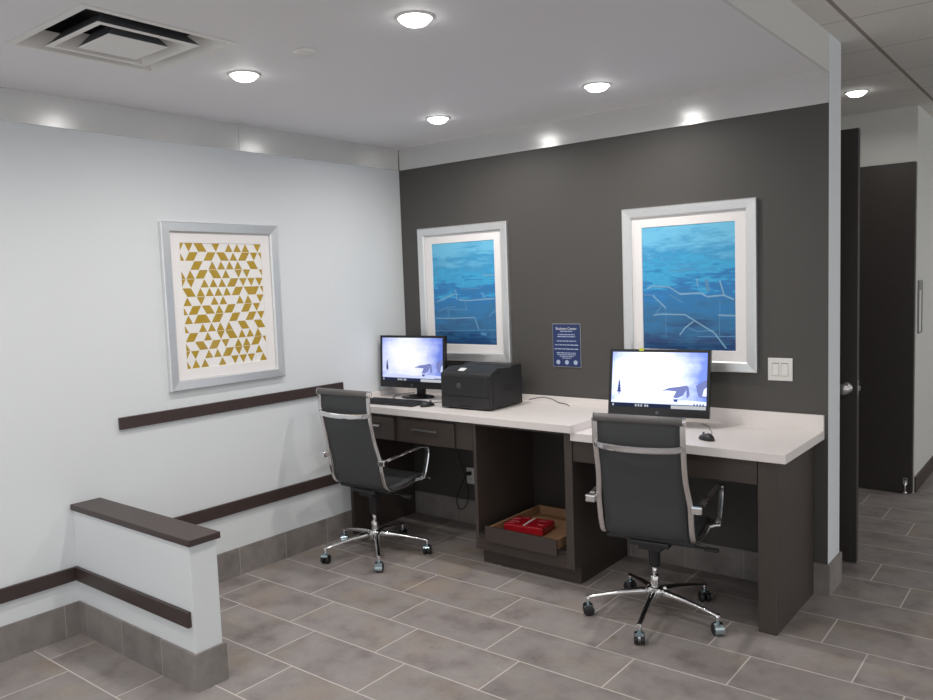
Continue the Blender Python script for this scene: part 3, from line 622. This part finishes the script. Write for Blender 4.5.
def monitor(label, cx, cy, zc, yaw, tilt, w, h, zdesk, base_y, bright, tint, tab=False):
    t = thing('computer_monitor', label, 'monitor', (cx, cy, zdesk), yaw, 'computer monitors')
    zl = zc - zdesk; rx = -tilt
    bw, bb = 0.016, 0.046
    bm = bmesh.new()
    box(bm, -w / 2, w / 2, 0.004, 0.030, -h / 2, h / 2)
    prism(bm, [(-w * 0.36, -h * 0.40), (w * 0.36, -h * 0.40), (w * 0.30, h * 0.34), (-w * 0.30, h * 0.34)], 'y', 0.030, 0.055)
    hs = obj('housing', bm, 'bezel', t, (0, 0, zl), (rx, 0, 0), bevel=0.004)
    bm = bmesh.new(); rr = lambda x0, x1, z0, z1, y: [(x0, y, z0), (x1, y, z0), (x1, y, z1), (x0, y, z1)]
    ring_loft(bm, [rr(-w / 2, w / 2, -h / 2, h / 2, 0.004), rr(-w / 2, w / 2, -h / 2, h / 2, -0.003), rr(-w / 2 + bw, w / 2 - bw, -h / 2 + bb, h / 2 - bw, -0.003), rr(-w / 2 + bw, w / 2 - bw, -h / 2 + bb, h / 2 - bw, 0.003)], cap=False, closed=True, smooth=False)
    bz = obj('bezel', bm, 'bezel', t, (0, 0, zl), (rx, 0, 0))
    bm = bmesh.new(); lathe(bm, [(0.0095, -0.003), (0.0095, -0.0036)], (0, 0, -h / 2 + 0.020), 20, 'y')
    text_mesh(bm, 'hp', 0.013, lambda c: (c.x, -0.0037 - c.z, c.y - h / 2 + 0.020), 1)
    obj('logo', bm, ['logo_grey', 'bezel'], bz)
    sw, sh = w - 2 * bw, h - bw - bb
    mats = [screen_mat('desktop_sky', bright), emat('desktop_hills', srgb(128, 138, 198), tint), emat('desktop_trees', srgb(70, 82, 140), tint), emat('task_bar', srgb(46, 54, 78), 0.8), emat('desktop_snow', srgb(206, 216, 255), bright), emat('task_bar_panel', srgb(214, 218, 224), 0.8)]
    so = obj('screen', screen_bm(sw, sh), mats, t)
    off = Vector((0, 0.002, (bb - bw) / 2)); off.rotate(Matrix.Rotation(rx, 3, 'X')); so.location = Vector((0, 0, zl)) + off; so.rotation_euler = (rx, 0, 0)
    bm = bmesh.new(); yb = base_y
    prism(bm, [(-0.035, 0.012), (0.035, 0.012), (0.030, zl - 0.02), (-0.030, zl - 0.02)], 'y', yb + 0.0, yb + 0.022)
    box(bm, -0.03, 0.03, 0.05, yb + 0.02, zl - 0.04, zl + 0.03)
    obj('stand_neck', bm, 'bezel', t, bevel=0.003)
    bm = bmesh.new(); n = 40
    ring_loft(bm, [[(0.125 * s * math.cos(2 * math.pi * i / n), yb - 0.03 + 0.095 * s * math.sin(2 * math.pi * i / n), z) for i in range(n)] for s, z in ((1.0, 0.001), (1.0, 0.007), (0.93, 0.012), (0.5, 0.015))], smooth=False)
    obj('stand_base', bm, 'bezel', t)
    if tab:
        o = obj('paper_tab', B(-0.112, -0.086, -0.0045, -0.0032, h / 2 - 0.010, h / 2 + 0.006), 'yellow', t, (0, 0, zl), (rx, 0, 0)); o['label'] = 'yellow-green paper tab'
    return t
monitor('black monitor with a snowy desktop picture, on the higher worktop left of the printer', 0.323, -0.297, 1.181, 0.077, 0.055, 0.563, 0.364, ZL, 0.085, 1.05, 0.95)
monitor('black monitor with a yellow tab on its top edge, on the lower right worktop', 2.130, -0.250, 1.120, 0.154, 0.169, 0.567, 0.373, ZR, 0.085, 1.6, 1.05, True)

# ------------------------------------------------------------------ printer, keyboard, mice, cables
t = thing('laser_printer', 'boxy black laser printer on the worktop between the left monitor and the sign', 'printer', (0.957, -0.337, ZL), math.radians(1.5))
pw = 0.193; yf, yb = -0.176, 0.180
bm = bmesh.new()
prism(bm, [(yf, 0.006), (yb, 0.006), (yb, 0.262), (yb - 0.10, 0.262), (yb - 0.125, 0.250), (yf + 0.12, 0.256), (yf + 0.085, 0.258), (yf + 0.012, 0.230), (yf, 0.218)], 'x', -pw, pw)
obj('body', bm, 'printer_black', t, bevel=0.007, seg=3)
obj('front_door', B(-pw + 0.014, pw - 0.014, yf - 0.006, yf + 0.002, 0.085, 0.210), 'printer_black', t, bevel=0.004)
cs = obj('paper_cassette', B(-pw + 0.006, pw - 0.006, yf - 0.007, yf + 0.002, 0.010, 0.079), 'printer_black', t, bevel=0.003)
obj('cassette_grip', B(-0.045, 0.045, yf - 0.010, yf - 0.004, 0.014, 0.026), 'bezel', cs)
bm = bmesh.new(); lathe(bm, [(0.017, -0.006), (0.017, -0.0072)], (-0.045, yf, 0.150), 24, 'y'); text_mesh(bm, 'hp', 0.024, lambda c: (c.x - 0.045, yf - 0.0073 - c.z, c.y + 0.150), 1)
obj('logo', bm, ['logo_grey', 'printer_black'], t)
sl = math.atan2(0.028, 0.073)
obj('control_panel', B(-0.165, 0.165, -0.024, 0.024, -0.001, 0.0015), 'printer_black', t, (0, yf + 0.050, 0.2446), (sl, 0, 0), bevel=0.0008)
obj('label_sticker', B(-0.024, 0.024, -0.019, 0.019, 0.0014, 0.0022), 'white_plastic', t, (-0.052, yf + 0.048, 0.2440), (sl, 0, 0))
bm = bmesh.new()
for i in range(7): box(bm, pw, pw + 0.0015, -0.02 + i * 0.018, -0.012 + i * 0.018, 0.10, 0.15)
obj('vent', bm, 'printer_black', t)
obj('side_cover', B(pw - 0.001, pw + 0.004, yf + 0.03, yf + 0.115, 0.03, 0.225), 'printer_black', t, bevel=0.003)
obj('output_tray', B(-0.12, 0.12, yf + 0.125, yb - 0.13, 0.2545, 0.2565), 'printer_black', t, bevel=0.001)
bm = bmesh.new(); lathe(bm, [(0.008, -0.006), (0.008, -0.0085)], (0.135, yf, 0.185), 16, 'y'); obj('power_button', bm, 'bezel', t)
for sx in (-1, 1):
    for yy in (yf + 0.04, yb - 0.04):
        bm = bmesh.new(); lathe(bm, [(0.014, 0.0), (0.014, 0.008)], (sx * 0.15, yy, 0), 12); obj('foot', bm, 'black_plastic', t)
t = thing('keyboard', 'black keyboard on the corner worktop in front of the left monitor', 'keyboard', (0.352, -0.535, ZL), math.radians(4))
bm = bmesh.new(); prism(bm, [(-0.075, 0.001), (0.075, 0.001), (0.075, 0.022), (-0.075, 0.012)], 'x', -0.225, 0.225); obj('case', bm, 'black_plastic', t, bevel=0.003)
bm = bmesh.new()
for r in range(5):
    y = -0.058 + r * 0.024; z = 0.0125 + (y + 0.075) * 0.0667
    for cidx in range(19):
        x = -0.210 + cidx * 0.0222
        if r == 0 and 3 < cidx < 9:
            if cidx == 4: box(bm, x, x + 0.105, y, y + 0.019, z - 0.002, z + 0.005)
            continue
        box(bm, x, x + 0.018, y, y + 0.019, z - 0.002, z + 0.005)
obj('key_block', bm, 'printer_black', t)
def mouse(label, x, y, z, rz):
    t = thing('computer_mouse', label, 'mouse', (x, y, z), rz, 'computer mice')
    bm = bmesh.new(); n = 20; rings = []
    for k in range(9):
        a = k / 8; ang = a * math.pi / 2; s = math.cos(ang); zz = 0.002 + 0.034 * math.sin(ang)
        rings.append([((0.031 * max(s, 0.03)) * math.cos(2 * math.pi * i / n), 0.055 * max(s, 0.03) * math.sin(2 * math.pi * i / n) - 0.008 * a, zz - (0.006 * a if math.sin(2 * math.pi * i / n) > 0 else 0)) for i in range(n)])
    ring_loft(bm, rings); obj('shell', bm, 'black_plastic', t)
    bm = bmesh.new(); lathe(bm, [(0.006, -0.0035), (0.008, -0.002), (0.008, 0.002), (0.006, 0.0035)], (0, 0.026, 0.0285), 14, 'x'); obj('scroll_wheel', bm, 'logo_grey', t)
mouse('small black mouse beside the keyboard left of the printer', 0.650, -0.520, ZL, -0.2)
mouse('small black mouse alone on the lower right worktop', 2.505, -0.500, ZR, 0.95)
bm = bmesh.new(); tube(bm, [(1.16, -0.10, ZL + 0.02), (1.22, -0.045, ZL + 0.030), (1.29, -0.035, ZL + 0.022), (1.35, -0.045, ZL + 0.004), (1.40, -0.06, ZL + 0.0035), (1.45, -0.10, ZL + 0.0032), (1.475, -0.125, ZL + 0.0032)], 0.003, 8)
tag(obj('printer_cable', bm, 'logo_grey'), 'thin dark cable lying along the backsplash right of the printer', 'cable')
bm = bmesh.new(); tube(bm, [(0.62, -0.462, ZL + 0.004), (0.60, -0.40, ZL + 0.003), (0.64, -0.33, ZL + 0.003), (0.72, -0.30, ZL + 0.003), (0.70, -0.22, ZL + 0.003), (0.58, -0.10, ZL + 0.003)], 0.0022, 6)
tag(obj('mouse_cable', bm, 'black_plastic'), 'thin black mouse cable curling beside the left monitor stand', 'cable')
bm = bmesh.new(); tube(bm, [(0.30, -0.456, ZL + 0.004), (0.27, -0.40, ZL + 0.003), (0.16, -0.33, ZL + 0.003), (0.10, -0.20, ZL + 0.003), (0.14, -0.08, ZL + 0.003)], 0.0022, 6)
tag(obj('keyboard_cable', bm, 'black_plastic'), 'thin black keyboard cable on the worktop near the white wall', 'cable')
bm = bmesh.new(); tube(bm, [(2.32, -0.10, ZR + 0.003), (2.38, -0.16, ZR + 0.003), (2.42, -0.24, ZR + 0.003), (2.47, -0.34, ZR + 0.003), (2.475, -0.42, ZR + 0.003), (2.488, -0.447, ZR + 0.004)], 0.0022, 6)
tag(obj('mouse_cable', bm, 'grey_panel'), 'thin grey mouse cable on the lower right worktop', 'cable')

# ------------------------------------------------------------------ office chairs (local: +y faces the desk, origin under the column)
HW, HWB = 0.214, 0.226
PROF = [(-0.217, 1.040), (-0.211, 0.915), (-0.180, 0.76), (-0.150, 0.633), (-0.136, 0.545), (-0.118, 0.470), (-0.075, 0.437), (0.0, 0.430), (0.10, 0.440), (0.20, 0.455), (0.262, 0.456), (0.288, 0.434)]
chair = thing('office_chair', 'x', 'chair', (0, 0, 0), 0, 'office chairs')
def sling(i0, i1, thick=0.014):
    P = catmull([(0, y, z) for y, z in PROF], 8)[i0 * 8:i1 * 8 + 1]; bm = bmesh.new(); rings = []
    for i, p in enumerate(P):
        tg = (P[min(i + 1, len(P) - 1)] - P[max(i - 1, 0)]).normalized(); nn = Vector((0, -tg.z, tg.y))
        xs = [-0.204 + 0.408 * j / 8 for j in range(9)]
        fr = [Vector((x, p.y, p.z)) + nn * (thick / 2 - 0.006 * (1 - (x / 0.204) ** 2)) for x in xs]
        bk = [Vector((x, p.y, p.z)) - nn * (thick / 2 + 0.006 * (1 - (x / 0.204) ** 2)) for x in xs]
        rings.append(fr + bk[::-1])
    ring_loft(bm, rings); return bm
obj('backrest', sling(0, 6), 'mesh_fabric', chair)
obj('seat', sling(6, 11, 0.022), 'mesh_fabric', chair)
bm = bmesh.new(); lathe(bm, [(0.0, -0.222), (0.018, -0.220), (0.021, -0.212), (0.021, 0.212), (0.018, 0.220), (0.0, 0.222)], (0, -0.219, 1.042), 20, 'x')
tr = obj('head_roll', bm, 'roll', chair); tr['label'] = 'grey padded roll along the top'
for s in (-1, 1):
    bm = bmesh.new(); lathe(bm, [(0.022, 0.0), (0.022, s * 0.006), (0.015, s * 0.009)], (s * 0.2175, -0.219, 1.042), 18, 'x'); obj('end_cap', bm, 'chrome', tr)
for s in (-1, 1):
    bm = bmesh.new(); strip(bm, [(s * (HW if z > 0.7 else HWB), y - 0.006 if z > 0.5 else y, z if z > 0.5 else z - 0.004) for y, z in PROF], 0.028, 0.013, (1, 0, 0))
    obj('side_frame', bm, 'alu', chair)
bm = bmesh.new(); strip(bm, [(-HW, -0.216, 0.918), (-0.19, -0.245, 0.912), (-0.10, -0.262, 0.907), (0, -0.266, 0.905), (0.10, -0.262, 0.907), (0.19, -0.245, 0.912), (HW, -0.216, 0.918)], 0.030, 0.013, (0, 0, 1), rnd=0.45)
obj('back_handle', bm, 'chrome', chair)
for s in (-1, 1):
    bm = bmesh.new()
    strip(bm, [(s * 0.268, -0.165, 0.628), (s * 0.276, -0.09, 0.642), (s * 0.279, 0.06, 0.657), (s * 0.279, 0.175, 0.664), (s * 0.279, 0.212, 0.650), (s * 0.279, 0.214, 0.60), (s * 0.277, 0.185, 0.50), (s * 0.276, 0.165, 0.462)], 0.034, 0.010, (1, 0, 0), rnd=0.45)
    ar = obj('armrest', bm, 'chrome', chair)
    bm = bmesh.new(); box(bm, min(s * 0.236, s * 0.290), max(s * 0.236, s * 0.290), -0.190, -0.150, 0.606, 0.644); obj('arm_clamp', bm, 'chrome', ar, bevel=0.008, seg=3)
    bm = bmesh.new(); tube(bm, [(s * 0.288, 0.162, 0.462), (s * 0.262, 0.158, 0.458), (s * 0.236, 0.150, 0.450)], 0.010, 10); obj('arm_foot', bm, 'chrome', ar)
bm = bmesh.new(); box(bm, -0.10, 0.10, -0.09, 0.16, 0.385, 0.412); box(bm, -0.225, 0.225, -0.075, -0.04, 0.405, 0.425); box(bm, -0.225, 0.225, 0.12, 0.155, 0.408, 0.436); box(bm, -0.06, 0.06, -0.07, 0.08, 0.360, 0.388)
obj('tilt_mechanism', bm, 'black_plastic', chair, bevel=0.006)
bm = bmesh.new(); tube(bm, [(0.09, 0.02, 0.392), (0.18, 0.02, 0.386), (0.25, 0.02, 0.380)], 0.006, 8); box(bm, 0.245, 0.31, 0.004, 0.036, 0.372, 0.384)
obj('lever', bm, 'black_plastic', chair)
bm = bmesh.new(); lathe(bm, [(0.022, 0.262), (0.027, 0.268), (0.029, 0.36), (0.040, 0.40), (0.040, 0.42)], n=20, mi=1); lathe(bm, [(0.0125, 0.20), (0.0125, 0.27)], n=16, mi=0)
lathe(bm, [(0.0235, 0.13), (0.0235, 0.212), (0.019, 0.217)], n=20, mi=2)
obj('gas_lift', bm, ['chrome', 'black_plastic', 'alu'], chair)
bm = bmesh.new(); lathe(bm, [(0.026, 0.098), (0.038, 0.106), (0.042, 0.130), (0.039, 0.152), (0.028, 0.160)], n=24); obj('base_hub', bm, 'chrome', chair)
RC = 0.335
def spoke():
    bm = bmesh.new(); rings = []
    for x, zt, w, h in ((0.025, 0.154, 0.020, 0.044), (0.07, 0.150, 0.018, 0.036), (0.16, 0.137, 0.0145, 0.026), (0.26, 0.118, 0.0125, 0.020), (0.33, 0.102, 0.012, 0.016), (0.348, 0.097, 0.008, 0.010)):
        rings.append([(x, w * math.cos(a) * 1.0, zt - h / 2 + h / 2 * math.sin(a)) for a in [2 * math.pi * i / 12 for i in range(12)]])
    ring_loft(bm, rings); lathe(bm, [(0.011, 0.066), (0.011, 0.10)], (RC, 0, 0), 14); return bm
def caster():
    bm = bmesh.new()
    for s in (-1, 1):
        lathe(bm, [(0.010, s * 0.006), (0.026, s * 0.007), (0.0275, s * 0.012), (0.0275, s * 0.021), (0.024, s * 0.025), (0.008, s * 0.026)], (0, 0, 0.0275), 22, 'x', 0)
    rings = []
    for i in range(13):                                   # chrome hood wrapped over the twin wheels
        a = math.radians(-25 + i * 14)
        y, z = math.cos(a), math.sin(a)
        rings.append([(-0.022, 0.0285 * y, 0.0275 + 0.0285 * z), (0.022, 0.0285 * y, 0.0275 + 0.0285 * z), (0.022, 0.0325 * y, 0.0275 + 0.0325 * z), (-0.022, 0.0325 * y, 0.0275 + 0.0325 * z)])
    ring_loft(bm, rings, 1, True, False, False)
    lathe(bm, [(0.009, 0.055), (0.009, 0.075)], (0, 0, 0), 12, 'z', 1)
    return bm
legs = []
for k in range(5):
    lg = obj('base_leg', spoke(), 'chrome', chair, (0, 0, 0), (0, 0, math.radians(72 * k)))
    obj('caster', caster(), ['black_plastic', 'hood'], lg, (RC, 0, 0), (0, 0, random.uniform(0, 6.28)))
def spin(root, base, cz):
    k = 0
    for ch in root.children:
        if ch.name.startswith('base_leg'):
            ch.rotation_euler = (0, 0, math.radians(base + 72 * k))
            for g in ch.children: g.rotation_euler = (0, 0, math.radians(cz[k] - base - 72 * k))
            k += 1
chair.location = (2.323, -0.735, 0); chair.rotation_euler = (0, 0, math.radians(7.2))
chair['label'] = 'black mesh office chair with chrome base in front of the right-hand monitor'
c2 = dup(chair, (0.440, -0.836, 0), math.radians(0.6), 'black mesh office chair with chrome base by the white wall at the drawer desk')
spin(chair, -12.6, [215, 40, 60, 300, 20])
spin(c2, 29.5 - 72, [215, 30, 60, 225, 20])
for ch in c2.children:                                    # this one is set a little higher on its gas lift
    if not ch.name.startswith(('base_', 'gas_lift')): ch.location.z += 0.028
